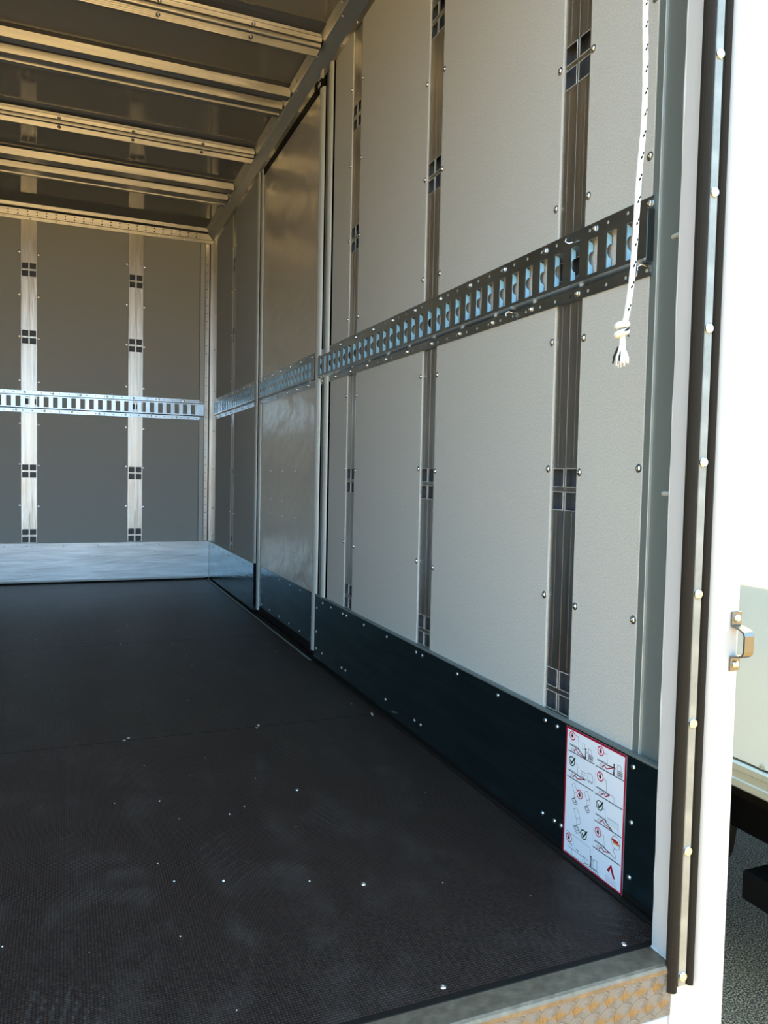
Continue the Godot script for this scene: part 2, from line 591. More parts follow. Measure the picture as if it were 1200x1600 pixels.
func build_side_door() -> void:
	var d := setting("door_1", "side door with plain brushed metal skin in the right wall", "door", Vector3(0, 0, 0), -PI / 2)
	part_box("door_skin", Vector3(-3.005, 0.262, -0.010), Vector3(-2.058, 2.272, 0.0), 0.001, M.door, d)
	part_box("kick_plate", Vector3(-3.005, 0.050, -0.008), Vector3(-2.058, 0.262, 0.001), 0.001, M.kick, d)
	part_box("core", Vector3(-3.10, 0.02, -0.04), Vector3(-1.99, 2.33, -0.012), 0.0, M.black, d)
	part_box("top_seal", Vector3(-3.06, 2.272, -0.012), Vector3(-2.02, 2.306, 0.004), 0.002, M.rubber, d)
	part_box("bottom_seal", Vector3(-3.02, 0.012, -0.012), Vector3(-2.05, 0.050, -0.002), 0.0, M.rubber, d)
	for y in [0.24, 0.16, 0.075]:
		screw(d, -2.075, y, 0.001, 1, "rivet")
	for x in [-2.95, -2.78, -2.60, -2.42, -2.25]:
		screw(d, x, 0.245, 0.001, 1, "rivet")
		screw(d, x, 0.068, 0.001, 1, "rivet")
	for y in [0.40, 0.55, 0.62, 0.76]:
		for x in [-2.80, -2.58, -2.36]:
			screw(d, x, y, 0.0, 1, "rivet")
	for y in [0.33, 0.48, 0.90, 1.30, 1.45, 1.62, 1.80, 2.0, 2.15]:
		screw(d, -2.072, y, 0.0, 1, "rivet")
	# door frame bars
	var a := setting("trim_1", "rounded light aluminium bar on the near edge of the side door", "trim", Vector3.ZERO, -PI / 2)
	var st := begin()
	upright(st, bar_profile(0.046, 0.016), -2.028, 0.035, 2.265)
	obj("bar", st, M.bar, a)
	part_box("foot", Vector3(-2.045, 0.004, 0), Vector3(-2.012, 0.036, 0.012), 0.002, M.rubber, a)
	part_box("cover_strip", Vector3(-2.003, 0.25, -0.012), Vector3(-1.945, 2.33, -0.004), 0.001, M.rear_post, a)
	var b := setting("trim_2", "second thinner aluminium bar between the side door and the wall panels", "trim", Vector3.ZERO, -PI / 2)
	st = begin()
	upright(st, bar_profile(0.036, 0.012), -1.924, 0.26, 2.315)
	obj("bar", st, M.bar, b)
	part_box("gasket", Vector3(-1.905, 0.25, -0.02), Vector3(-1.886, 2.33, -0.006), 0.0, M.rubber, b)
	var c := setting("trim_3", "pair of thin light bars at the far edge of the side door", "trim", Vector3.ZERO, -PI / 2)
	st = begin()
	upright(st, bar_profile(0.030, 0.012), -3.118, 0.26, 2.318)
	obj("bar", st, M.bar, c)
	st = begin()
	upright(st, bar_profile(0.036, 0.012), -3.030, 0.030, 2.300)
	obj("bar", st, M.bar, c)
	part_box("gasket", Vector3(-3.103, 0.02, -0.02), Vector3(-3.048, 2.32, -0.008), 0.0, M.rubber, c)

func build_cornices() -> void:
	# right: wall flange, sloped face, ceiling strip
	var r := setting("trim_4", "aluminium cornice along the top of the right wall", "trim")
	var st := begin()
	var line := PackedVector2Array([Vector2(-0.0015, 2.309), Vector2(-0.0035, 2.334), Vector2(-0.008, 2.338), Vector2(-0.036, 2.368), Vector2(-0.042, 2.372), Vector2(-0.046, 2.380), Vector2(-0.060, 2.3985)])
	extrude(st, sheet(line, -0.003), 4.49, Transform3D(Basis(), Vector3(0, 0, FRONT + 0.002)))
	obj("cornice_profile", st, M.cornice, r)
	for i in 30:
		var z := -0.2 - i * 0.145
		inst("rivet", rivet_mesh, M.rivet, r, Transform3D(Basis(Vector3.UP, -PI / 2), Vector3(-0.0030, 2.322, z)))
		if i % 2 == 0:
			inst("rivet", rivet_mesh, M.rivet, r, Transform3D(Basis(Vector3(0, 0, 1), Vector3(0.73, 0.68, 0).cross(Vector3.BACK), Vector3(-0.73, -0.68, 0)), Vector3(-0.0375, 2.3655, z - 0.06)))
			inst("rivet", rivet_mesh, M.rivet, r, Transform3D(Basis(Vector3(0, 0, 1), Vector3(0.8, 0.6, 0).cross(Vector3.BACK), Vector3(-0.8, -0.6, 0)), Vector3(-0.0535, 2.388, z - 0.02)))
	# front: flange, perforated sloped band, rounded nose
	var f := setting("trim_5", "bright aluminium cornice along the top of the front wall", "trim")
	st = begin()
	line = PackedVector2Array([Vector2(0.0015, 2.315), Vector2(0.0070, 2.333), Vector2(0.012, 2.335), Vector2(0.023, 2.372), Vector2(0.030, 2.374), Vector2(0.056, 2.377), Vector2(0.058, 2.378), Vector2(0.062, 2.391), Vector2(0.064, 2.3985)])
	extrude(st, sheet(line, 0.003), 2.44, Transform3D(Basis(Vector3(0, 0, 1), Vector3(0, 1, 0), Vector3(-1, 0, 0)), Vector3(-0.002, 0, FRONT)))
	obj("cornice_profile", st, M.alu_beam, f)
	st = begin()
	for i in 42:
		for k in 2:
			var t := 0.25 + 0.5 * k
			var x := -0.12 - i * 0.055
			lathe(st, [Vector2(0.0045, 0), Vector2(0.0040, 0.0008), Vector2(0, 0.0010)], 6, Transform3D(Basis(Vector3.RIGHT, Vector3(0, 0.958, 0.285), Vector3(0, -0.285, 0.958)), Vector3(x, 2.335 + 0.037 * t - 0.0002, FRONT + 0.0155 + 0.011 * t)))
	tag(obj("perforations", st, M.black, f), "", "", "", "stuff")
	for x in [-0.2, -0.36, -0.53, -0.75, -1.0, -1.15, -1.3]:
		screw(f, x, 2.323, FRONT + 0.003, 1, "rivet")
	# corner upright where front and right wall meet
	var c := thing("corner_post", "aluminium corner upright where the front wall meets the right wall", "post", Vector3(0, 0, FRONT))
	part_box("edge_strip", Vector3(-0.088, 0.26, -0.006), Vector3(-0.055, 2.318, 0.004), 0.002, M.bar, c)
	part_box("perforated_strip", Vector3(-0.052, 0.26, -0.03), Vector3(-0.024, 2.315, -0.008), 0.001, M.alu, c)
	st = begin()
	for i in 36:
		lathe(st, [Vector2(0.0035, 0), Vector2(0.003, 0.0008), Vector2(0, 0.001)], 6, Transform3D(Basis(), Vector3(-0.040, 0.30 + i * 0.055, -0.008)))
	tag(obj("perforations", st, M.black, c), "", "", "", "stuff")
	part_box("corner_angle", Vector3(-0.020, 0.0, -0.03), Vector3(0.0, 2.34, 0.004), 0.002, M.alu, c)
	part_box("side_flange", Vector3(-0.002, 0.02, 0.0), Vector3(0.004, 2.345, 0.168), 0.001, M.alu, c)
	for y in [0.31, 0.50, 0.765, 1.03, 1.30, 1.58, 1.84, 2.11]:
		inst("screw", screw_mesh, M.screw, c, Transform3D(Basis(Vector3.UP, -PI / 2), Vector3(-0.002, y, 0.09)))

func build_rear_frame() -> void:
	var f := setting("door_frame", "white painted steel frame of the open rear doorway", "door frame")
	var st := begin()
	var prof := PackedVector2Array([Vector2(-0.062, 0.0), Vector2(-0.062, 0.040), Vector2(-0.0605, 0.0435), Vector2(-0.057, 0.045), Vector2(-0.028, 0.045), Vector2(-0.022, 0.047), Vector2(-0.016, 0.055), Vector2(-0.011, 0.059), Vector2(0.026, 0.060), Vector2(0.031, 0.0585), Vector2(0.0335, 0.055), Vector2(0.034, -0.02), Vector2(-0.02, -0.02), Vector2(-0.02, 0.0)])
	var up := Transform3D(Basis(Vector3.RIGHT, Vector3.BACK, Vector3.UP), Vector3(0, -0.40, 0))
	extrude(st, prof, 2.92, up)
	obj("frame_post", st, M.white, f)
	st = begin()
	var mirrored := PackedVector2Array()
	for p in prof:
		mirrored.append(Vector2(LEFT - p.x, p.y))
	extrude(st, mirrored, 2.92, up)
	obj("frame_post", st, M.white, f)
	part_box("frame_header", Vector3(LEFT + 0.062, 2.31, 0.0), Vector3(-0.062, 2.52, 0.05), 0.004, M.white, f)
	part_box("roof_gusset", Vector3(LEFT - 0.06, 2.40, -0.02), Vector3(0.06, 2.47, 0.0), 0.0, M.white, f)
	part_box("lower_beam", Vector3(LEFT + 0.062, -0.40, 0.0), Vector3(-0.062, -0.083, 0.044), 0.004, M.white, f)
	for s in [[0.0, 0.062], [LEFT - 0.062, LEFT]]:
		part_box("corner_filler", Vector3(s[0], -0.4, -0.03), Vector3(s[1], 2.47, 0.0), 0.0, M.white, f)
	st = begin()          # irregular bead of sealant along the post's inner edge
	rng.seed = 9
	var path := []
	var rad := []
	for i in 60:
		path.append(Vector3(-0.0605 + rng.randf_range(-0.0006, 0.0006), 0.0 + i * 0.0395, -0.0005))
		rad.append(0.0016 + rng.randf_range(-0.0006, 0.0010))
	tube(st, path, rad, 6)
	obj("sealant_bead", st, M.white, f)
	st = begin()
	path = []
	rad = []
	for i in 12:
		path.append(Vector3(-0.063 + rng.randf_range(-0.001, 0.001), 0.0005, 0.0 + i * 0.0042))
		rad.append(0.0022 + rng.randf_range(-0.0006, 0.0010))
	tube(st, path, rad, 6)
	obj("sealant_bead", st, M.white, f)

	# rear corner post inside the frame: flat strip, standing lip and recessed face
	var p := thing("rear_corner_post", "grey-green metal corner upright just inside the rear frame", "post", Vector3.ZERO, -PI / 2)
	part_box("flat_strip", Vector3(-0.136, 0.02, -0.008), Vector3(-0.1185, 2.345, -0.0015), 0.0005, M.rear_post, p)
	part_box("lip", Vector3(-0.1185, 0.02, -0.020), Vector3(-0.1165, 2.345, 0.0008), 0.0005, M.bar, p)
	part_box("recessed_face", Vector3(-0.1165, 0.02, -0.036), Vector3(0.0, 2.40, -0.0045), 0.0, M.rear_post, p)
	for y in [0.235 + 0.267, 0.772, 1.313, 1.58, 1.845, 2.11]:
		screw(p, -0.144, y, 0.0)
	for k in [["bolt", 1.150, "steel bolt end in the rear corner recess beside the rope"], ["bolt", 0.7295, "steel bolt end in the rear corner recess at mid height"]]:
		st = begin()
		lathe(st, [Vector2(0.0, 0.0), Vector2(0.0042, 0.0), Vector2(0.0042, 0.042), Vector2(0.003, 0.0455), Vector2(0, 0.0455)], 10, Transform3D(Basis(Vector3.UP, PI), Vector3(0, 0, 0)))
		var b := obj(k[0], st, M.bar)
		b.position = Vector3(-0.018, k[1], -0.018)
		tag(b, k[2], "bolt", "")

	# rubber seal held down by a screwed galvanised strip
	var s := thing("door_seal", "black rubber door seal running down the white rear frame", "seal", Vector3(0, -0.042, 0.045))
	var lips := [[-0.0645, 0.0190, 0.0125, 0.0], [-0.0290, 0.0150, 0.0110, 0.004]]
	for l in lips:
		st = begin()
		var pr := PackedVector2Array()
		for i in 9:
			var t := PI * i / 8.0
			pr.append(Vector2(l[0] + cos(t) * l[1] / 2.0, sin(t) * l[2] - 0.001))
		extrude(st, pr, 2.44, Transform3D(Basis(Vector3.RIGHT, Vector3.BACK, Vector3.UP), Vector3(0, l[3], 0)))
		obj("seal_lip", st, M.lip_rubber, s)
	part_box("web", Vector3(-0.056, 0.002, -0.001), Vector3(-0.034, 2.44, 0.0018), 0.0, M.rubber, s)
	var r := thing("retaining_strip", "galvanised strip with screws between the two black rubber lips", "strip", Vector3(-0.0455, -0.038, 0.047))
	part_box("strip", Vector3(-0.0075, 0, 0), Vector3(0.0075, 2.43, 0.0035), 0.001, M.strip, r)
	for i in 12:
		screw(r, 0.0, 0.016 + i * 0.2005, 0.0033, 2)

	# threshold sill
	var t := thing("threshold_sill", "metal threshold sill with scratched top and engine-turned front face", "sill", Vector3(-1.225, 0, 0))
	st = begin()
	var sp := PackedVector2Array([Vector2(0.0, 0.0005), Vector2(0.041, 0.0005), Vector2(0.0455, -0.0015), Vector2(0.048, -0.0055), Vector2(0.0485, -0.012), Vector2(0.044, -0.012), Vector2(0.043, -0.006), Vector2(0.0, -0.006)])
	extrude(st, sp, 2.322, Transform3D(Basis(Vector3(0, 0, 1), Vector3(0, 1, 0), Vector3(-1, 0, 0)), Vector3(1.1615, 0, 0)))
	obj("top_plate", st, M.sill, t)
	part_box("front_plate", Vector3(-1.1605, -0.082, 0.0435), Vector3(1.1605, -0.010, 0.0475), 0.001, M.turned, t)

	# grab handle on the rear face of the frame
	var g := thing("grab_handle", "small bent steel grab handle bolted to the white rear frame", "handle", Vector3(0.0225, 0.505, 0.060))
	st = begin()
	var hl := PackedVector2Array([Vector2(-0.046, 0.0003), Vector2(-0.026, 0.0003), Vector2(-0.0225, 0.002), Vector2(-0.0195, 0.018), Vector2(-0.0165, 0.0235), Vector2(-0.012, 0.0255), Vector2(0.012, 0.0255), Vector2(0.0165, 0.0235), Vector2(0.0195, 0.018), Vector2(0.0225, 0.002), Vector2(0.026, 0.0003), Vector2(0.046, 0.0003)])
	# profile x along y, profile y along z, drawn out along -x
	extrude(st, sheet(hl, 0.003), 0.019, Transform3D(Basis(Vector3.UP, Vector3.BACK, Vector3.RIGHT), Vector3(-0.0095, 0, 0)))
	obj("strap", st, M.steel, g)
	for y in [-0.036, 0.036]:
		st = begin()
		lathe(st, [Vector2(0.0062, 0), Vector2(0.0060, 0.0020), Vector2(0.0042, 0.0040), Vector2(0.0020, 0.0046), Vector2(0.0015, 0.0034), Vector2(0, 0.0034)], 14, Transform3D(Basis(), Vector3(0, y, 0.0032)))
		obj("bolt_head", st, M.screw, g)

# ------------------------------------------------------------------ kick plates along the walls
func kick(called: String, label: String, at: Vector3, turn: float, x0: float, x1: float, th: float, m := "kick") -> Node3D:
	var k := setting(called, label, "kick plate", at, turn)
	var st := begin()
	var pr := PackedVector2Array([Vector2(-0.002, 0.264), Vector2(th - 0.004, 0.2665), Vector2(th, 0.2635), Vector2(th, 0.014), Vector2(th - 0.003, 0.012), Vector2(-0.002, 0.012)])
	extrude(st, pr, x1 - x0, Transform3D(Basis(Vector3.BACK, Vector3.UP, Vector3.LEFT), Vector3(x1, 0, 0)))
	obj("plate", st, M[m], k)
	part_box("top_edge", Vector3(x0, 0.2625, -0.001), Vector3(x1, 0.2675, th + 0.0012), 0.001, M.bar if x0 < -2.2 else M.rear_post, k)
	part_box("floor_seal", Vector3(x0, 0.0, -0.002), Vector3(x1, 0.013, 0.009), 0.001, M.rubber, k)
	return k

func build_baseboards() -> void:
	var k := kick("baseboard_right", "dark galvanised kick plate at the foot of the right wall nearest the opening", Vector3.ZERO, -PI / 2, -2.003, -0.02, 0.011)
	for z in [-0.367, -1.0115, -1.6455]:
		for s in [-0.021, 0.021]:
			for y in [0.246, 0.048]:
				if z < -0.5 or s < 0.0 or y > 0.1:
					screw(k, z + s, y, 0.011, 1, "rivet")
	for z in [-0.58, -0.78, -1.25, -1.45, -1.80, -1.90]:
		screw(k, z, 0.246, 0.011, 1, "rivet")
	for z in [-1.25, -1.90]:
		screw(k, z, 0.048, 0.011, 1, "rivet")
	screw(k, -0.345, 0.05, 0.011, 1, "rivet")
	screw(k, -0.322, 0.05, 0.011, 1, "rivet")
	for y in [0.245, 0.145, 0.045]:
		screw(k, -0.118, y, 0.011, 1, "rivet")
	for y in [0.215, 0.12, 0.052]:
		screw(k, -1.975, y, 0.011, 1, "rivet")
	k = kick("baseboard_corner", "short galvanised kick plate between the side door and the front corner", Vector3.ZERO, -PI / 2, FRONT + 0.015, -3.10, 0.013)
	for z in [-4.30, -4.12, -3.95, -3.79, -3.75, -3.55, -3.37, -3.2]:
		screw(k, z, 0.240, 0.013, 1, "rivet")
	k = kick("baseboard_front", "bright galvanised kick plate at the foot of the front wall", Vector3(0, 0, FRONT), 0.0, LEFT, -0.014, 0.013, "kick_front")
	for x in [-1.172, -1.144, -0.523, -0.495]:
		screw(k, x, 0.245, 0.013, 1, "rivet")
		screw(k, x, 0.06, 0.013, 1, "rivet")
	for x in [-0.95, -0.74, -0.35, -0.22, -0.10, -1.30]:
		screw(k, x, 0.245, 0.013, 1, "rivet")
	for y in [0.17, 0.06]:
		screw(k, -0.10, y, 0.013, 1, "rivet")
	part_box("bottom_rim", Vector3(LEFT, 0.008, 0.010), Vector3(-0.035, 0.020, 0.017), 0.002, M.bar, k)
	var g := setting("trim_6", "thin metal strip lying along the floor edge below the side door", "trim")
	part_box("strip", Vector3(-0.034, 0.0, FRONT + 0.05), Vector3(-0.024, 0.005, -1.99), 0.002, M.rear_post, g)
	part_box("seal", Vector3(-0.024, 0.0, FRONT + 0.05), Vector3(-0.012, 0.004, -0.03), 0.001, M.rubber, g)

# ------------------------------------------------------------------ perforated wall posts
func post_mesh(y0: float, y1: float, rows: Array) -> Array:
	var holes := []
	for y in rows:
		for q in [[-0.0405, 0.006], [0.0045, 0.006], [-0.0405, -0.042], [0.0045, -0.042]]:
			var h := Rect2(q[0], y + q[1], 0.036, 0.036)
			if h.position.y > y0 and h.end.y < y1:
				holes.append(h)
	var st := begin()
	plate(st, Rect2(-0.0465, y0, 0.093, y1 - y0), -0.0065, -0.0038, holes)
	var face := st.commit()
	st = begin()           # ribs and the channel behind the face
	var last := y0
	for r in range(rows.size() + 1):
		var stop: float = rows[r] - 0.048 if r < rows.size() else y1
		if stop > last + 0.02:
			for x in [-0.026, 0.026]:
				box(st, Vector3(x - 0.0012, last, -0.0045), Vector3(x + 0.0012, minf(stop, y1), -0.00372))
		if r < rows.size():
			last = rows[r] + 0.048
	box(st, Vector3(-0.0016, y0, -0.0045), Vector3(0.0016, y1, -0.00366))
	box(st, Vector3(0.0442, y0, -0.0045), Vector3(0.0456, y1, 0.0010))
	var ribs := st.commit()
	st = begin()
	for h: Rect2 in holes:
		var e := 0.0012
		for q in [Rect2(h.position.x, h.position.y - e, h.size.x, e), Rect2(h.position.x, h.end.y, h.size.x, e), Rect2(h.position.x - e, h.position.y - e, e, h.size.y + 2.0 * e), Rect2(h.end.x, h.position.y - e, e, h.size.y + 2.0 * e)]:
			box(st, Vector3(q.position.x, q.position.y, -0.0045), Vector3(q.end.x, q.end.y, -0.0032))
	var rims := st.commit()
	st = begin()
	for x in [-0.0465, 0.0445]:
		box(st, Vector3(x, y0, -0.040), Vector3(x + 0.002, y1, -0.0055))
	box(st, Vector3(-0.0445, y0, -0.027), Vector3(0.0445, y1, -0.025))
	return [face, ribs, st.commit(), rims]

func build_posts() -> void:
	var rows := [0.312, 0.729, 1.150, 1.582, 2.006]
	var shapes := post_mesh(0.0, 2.345, rows)
	var list := [
		[Vector3(0, 0, -0.3675), -PI / 2, "broad dark aluminium wall post with punched square holes, nearest the open rear"],
		[Vector3(0, 0, -1.0115), -PI / 2, "dark punched aluminium wall post, second from the open rear"],
		[Vector3(0, 0, -1.6455), -PI / 2, "narrow-looking punched wall post just on the near side of the side door"],
		[Vector3(0, 0, -3.7685), -PI / 2, "foreshortened punched wall post between the side door and the front corner"],
		[Vector3(-1.158, 0, FRONT), 0.0, "bright punched aluminium post on the front wall, farther from the corner"],
		[Vector3(-0.509, 0, FRONT), 0.0, "bright punched aluminium post on the front wall, nearer the corner"]]
	for e in list:
		var t := thing("wall_post", e[2], "post", e[0], e[1], "punched aluminium wall posts")
		inst("face_plate", shapes[0], M.alu, t)
		inst("rib", shapes[1], M.alu, t)
		inst("channel", shapes[2], M.cavity, t)
		tag(inst("hole_rim", shapes[3], M.bar, t), "", "", "", "stuff")
		var k := 0
		for y in [0.501, 0.767, 1.030, 1.303, 1.581, 1.844, 2.11]:
			for s in [-1.0, 1.0]:
				screw(t, s * (0.0555 if e[1] == 0.0 else 0.0535), y + (0.004 if s < 0.0 else -0.003), 0.0)
			k += 1
# ------------------------------------------------------------------ slotted lashing rails
func rail(label: String, at: Vector3, turn: float, length: float, phase: float) -> void:
	var t := thing("lashing_rail", label, "rail", at, turn, "slotted lashing rails at waist height")
	var pitch := 0.0545
	var sw := 0.029
	var ylo := 0.036
	var yhi := 0.101
	var slots := []
	var dots_lo := []
	var dots_hi := []
	var x := phase
	while x + sw < length - 0.006:
		slots.append(Rect2(x, ylo, sw, yhi - ylo))
		dots_lo.append(Rect2(x + sw + 0.009, 0.008, 0.006, 0.006))
		dots_hi.append(Rect2(x + sw + 0.009, 0.123, 0.006, 0.006))
		x += pitch
	var st := begin()
	plate(st, Rect2(0, 0.029, length, 0.079), 0.0145, 0.0165, slots)
	for s in [[0.029, 0.023], [0.108, 0.114]]:
		for dz in [0.0, -0.002]:
			poly(st, [Vector3(0, s[0], 0.0165 + dz), Vector3(length, s[0], 0.0165 + dz), Vector3(length, s[1], 0.0030 + dz), Vector3(0, s[1], 0.0030 + dz)], Vector3(0, signf(s[1] - 0.06), 0.4) * (1.0 if dz == 0.0 else -1.0))
	obj("web", st, M.zinc, t)
	for xe in [0.0, length - 0.003]:
		part_box("end_return", Vector3(xe, 0.024, 0.0005), Vector3(xe + 0.003, 0.113, 0.0145), 0.0005, M.dark_zinc, t)
	st = begin()
	plate(st, Rect2(0, 0, length, 0.0235), 0.0010, 0.0030, dots_lo)
	obj("flange", st, M.zinc, t)
	st = begin()
	plate(st, Rect2(0, 0.1135, length, 0.0235), 0.0010, 0.0030, dots_hi)
	obj("flange", st, M.zinc, t)
	# tongues bent inwards at both sides of each slot, with a round bite in the middle
	st = begin()
	var d := 0.0125
	var yc := (ylo + yhi) / 2.0
	var ysteps := PackedFloat32Array()
	var depth := PackedFloat32Array()
	ysteps.append(ylo); depth.append(0.003)
	ysteps.append(ylo + 0.004); depth.append(d - 0.001)
	ysteps.append(ylo + 0.007); depth.append(d)
	for i in 9:
		var a := PI * i / 8.0
		ysteps.append(yc - cos(a) * 0.0135)
		depth.append(d - sin(a) * 0.0100)
	ysteps.append(yhi - 0.007); depth.append(d)
	ysteps.append(yhi - 0.004); depth.append(d - 0.001)
	ysteps.append(yhi); depth.append(0.003)
	for r: Rect2 in slots:
		for side in 2:
			var xa := r.position.x if side == 0 else r.end.x
			var xb := xa - 0.0014 if side == 0 else xa + 0.0014
			var o := Vector3(1 if side == 0 else -1, 0, 0)
			for i in ysteps.size() - 1:
				var za := 0.0150
				var z0 := 0.0165 - depth[i]
				var z1 := 0.0165 - depth[i + 1]
				poly(st, [Vector3(xa, ysteps[i], za), Vector3(xa, ysteps[i + 1], za), Vector3(xa, ysteps[i + 1], z1), Vector3(xa, ysteps[i], z0)], o)
				poly(st, [Vector3(xb, ysteps[i], za), Vector3(xb, ysteps[i + 1], za), Vector3(xb, ysteps[i + 1], z1), Vector3(xb, ysteps[i], z0)], -o)
				poly(st, [Vector3(xa, ysteps[i], z0), Vector3(xa, ysteps[i + 1], z1), Vector3(xb, ysteps[i + 1], z1), Vector3(xb, ysteps[i], z0)], Vector3(0, 0, -1))
	tag(obj("slot_tongue", st, M.lip, t), "", "", "", "stuff")
	if length > 1.5 and turn != 0.0:
		for q in [[length - 0.435, 0.021, -1.0], [length - 0.0, 0.021, -1.0], [length - 0.215, 0.114, 1.0]]:
			st = begin()
			var px: float = q[0] - 0.016
			tube(st, [Vector3(px - 0.003, q[1] - 0.010 * q[2] * -1.0, 0.0165), Vector3(px - 0.004, q[1] - 0.004 * q[2] * -1.0, 0.0175), Vector3(px + 0.001, q[1], 0.0125), Vector3(px + 0.004, q[1] + 0.003 * q[2], 0.0050)], [0.0012, 0.0015, 0.0015, 0.0012], 6)
			obj("spring_tab", st, M.screw, t)
	# screws through the flanges
	var i := 0
	x = 0.012
	while x < length:
		screw(t, x, 0.012 if i % 2 == 0 else 0.0125, 0.0030)
		screw(t, minf(x + 0.05, length - 0.01), 0.125, 0.0030)
		x += 0.165
		i += 1

func build_rails() -> void:
	var y := 1.105
	rail("long dark slotted lashing rail on the right wall nearest the rear opening", Vector3(0.001, y, -2.00), -PI / 2, 1.872, 0.020)
	rail("slotted lashing rail piece mounted across the side door", Vector3(0.0, y, -3.012), -PI / 2, 0.962, 0.016)
	rail("slotted lashing rail piece between the side door and the front corner", Vector3(0.001, y, -4.33), -PI / 2, 1.205, 0.018)
	rail("bright slotted lashing rail across the front wall", Vector3(-2.40, y, FRONT), 0.0, 2.342, 0.020)

# ------------------------------------------------------------------ ceiling beams
func beam_shell(called: String, pts: Array, t: Node3D) -> void:
	var p := PackedVector2Array()
	for v in pts:
		p.append(Vector2(v[0], v[1]))
	var st := begin()
	extrude(st, p, 2.39, Transform3D(Basis(Vector3(0, 0, -1), Vector3(0, 1, 0), Vector3(1, 0, 0)), Vector3(-1.19, 0, 0)))
	obj(called, st, M.alu_beam, t)

# two hat runs with sloping rear faces and an open slot between them; w holds the distances forward of the first face
func beam_a(label: String, z: float, w: Array) -> void:
	var t := thing("ceiling_beam", label, "beam", Vector3(-1.25, TOP, z), 0.0, "aluminium beams across the ceiling")
	beam_shell("rear_run", [[-0.035, -0.0008], [-0.035, -0.0035], [-0.002, -0.0040], [0.009, -0.035], [0.011, -0.036], [w[0] - 0.002, -0.036], [w[0], -0.034], [w[0], -0.0008]], t)
	beam_shell("front_run", [[w[1] - 0.010, -0.0008], [w[1] - 0.010, -0.0035], [w[1], -0.0045], [w[1] + 0.010, -0.032], [w[1] + 0.012, -0.033], [w[2] - 0.012, -0.033], [w[2] - 0.011, -0.031], [w[2] - 0.008, -0.014], [w[2], -0.014], [w[2] + 0.007, -0.034], [w[2] + 0.009, -0.035], [w[2] + 0.030, -0.035], [w[2] + 0.032, -0.033], [w[2] + 0.032, -0.0008]], t)
	var st := begin()
	box(st, Vector3(-1.19, -0.0040, -(w[1] - 0.011)), Vector3(1.19, -0.0005, -(w[0] + 0.001)))
	obj("slot_liner", st, M.black, t)

# closed profile with a rounded ridge, fluted front flank and paired screws
func beam_b(label: String, z: float) -> void:
	var t := thing("ceiling_beam", label, "beam", Vector3(-1.25, TOP, z), 0.0, "aluminium beams across the ceiling")
	beam_shell("rear_flange", [[-0.075, -0.0008], [-0.075, -0.0035], [-0.002, -0.0045], [0.003, -0.013], [0.006, -0.013], [0.011, -0.0265], [0.019, -0.0275], [0.019, -0.0008]], t)
	var pr := [[0.021, -0.0008], [0.021, -0.018]]
	for i in 7:
		var a := PI * i / 8.0
		pr.append([0.032 - cos(a) * 0.010, -0.030 - sin(a) * 0.013])
	var x := 0.042
	for i in 4:
		pr.append([x, -0.036 - i * 0.0022])
		pr.append([x + 0.003, -0.043 - i * 0.0022])
		x += 0.009
	pr.append([x, -0.050])
	pr.append([x + 0.003, -0.004])
	pr.append([x + 0.075, -0.0035])
	pr.append([x + 0.075, -0.0008])
	beam_shell("ridge", pr, t)
	for i in 7:
		var sx := 0.94 - i * 0.33
		for q in [[-0.0225, 0.0090], [-0.046, 0.050]]:
			inst("screw", screw_mesh, M.screw, t, Transform3D(Basis(Vector3.RIGHT, 0.9), Vector3(sx, q[0], -q[1] + 0.001)))

func build_beams() -> void:
	beam_b("aluminium ceiling beam with rounded ridge, nearest the open rear", -1.90)
	beam_a("aluminium ceiling beam with black open slot, second from the open rear", -2.345, [0.052, 0.128, 0.190])
	beam_b("aluminium ceiling beam with rounded ridge and paired screws, second from the front wall", -3.022)
	beam_a("aluminium ceiling beam with black open slot, nearest the front wall", -3.543, [0.080, 0.186, 0.280])

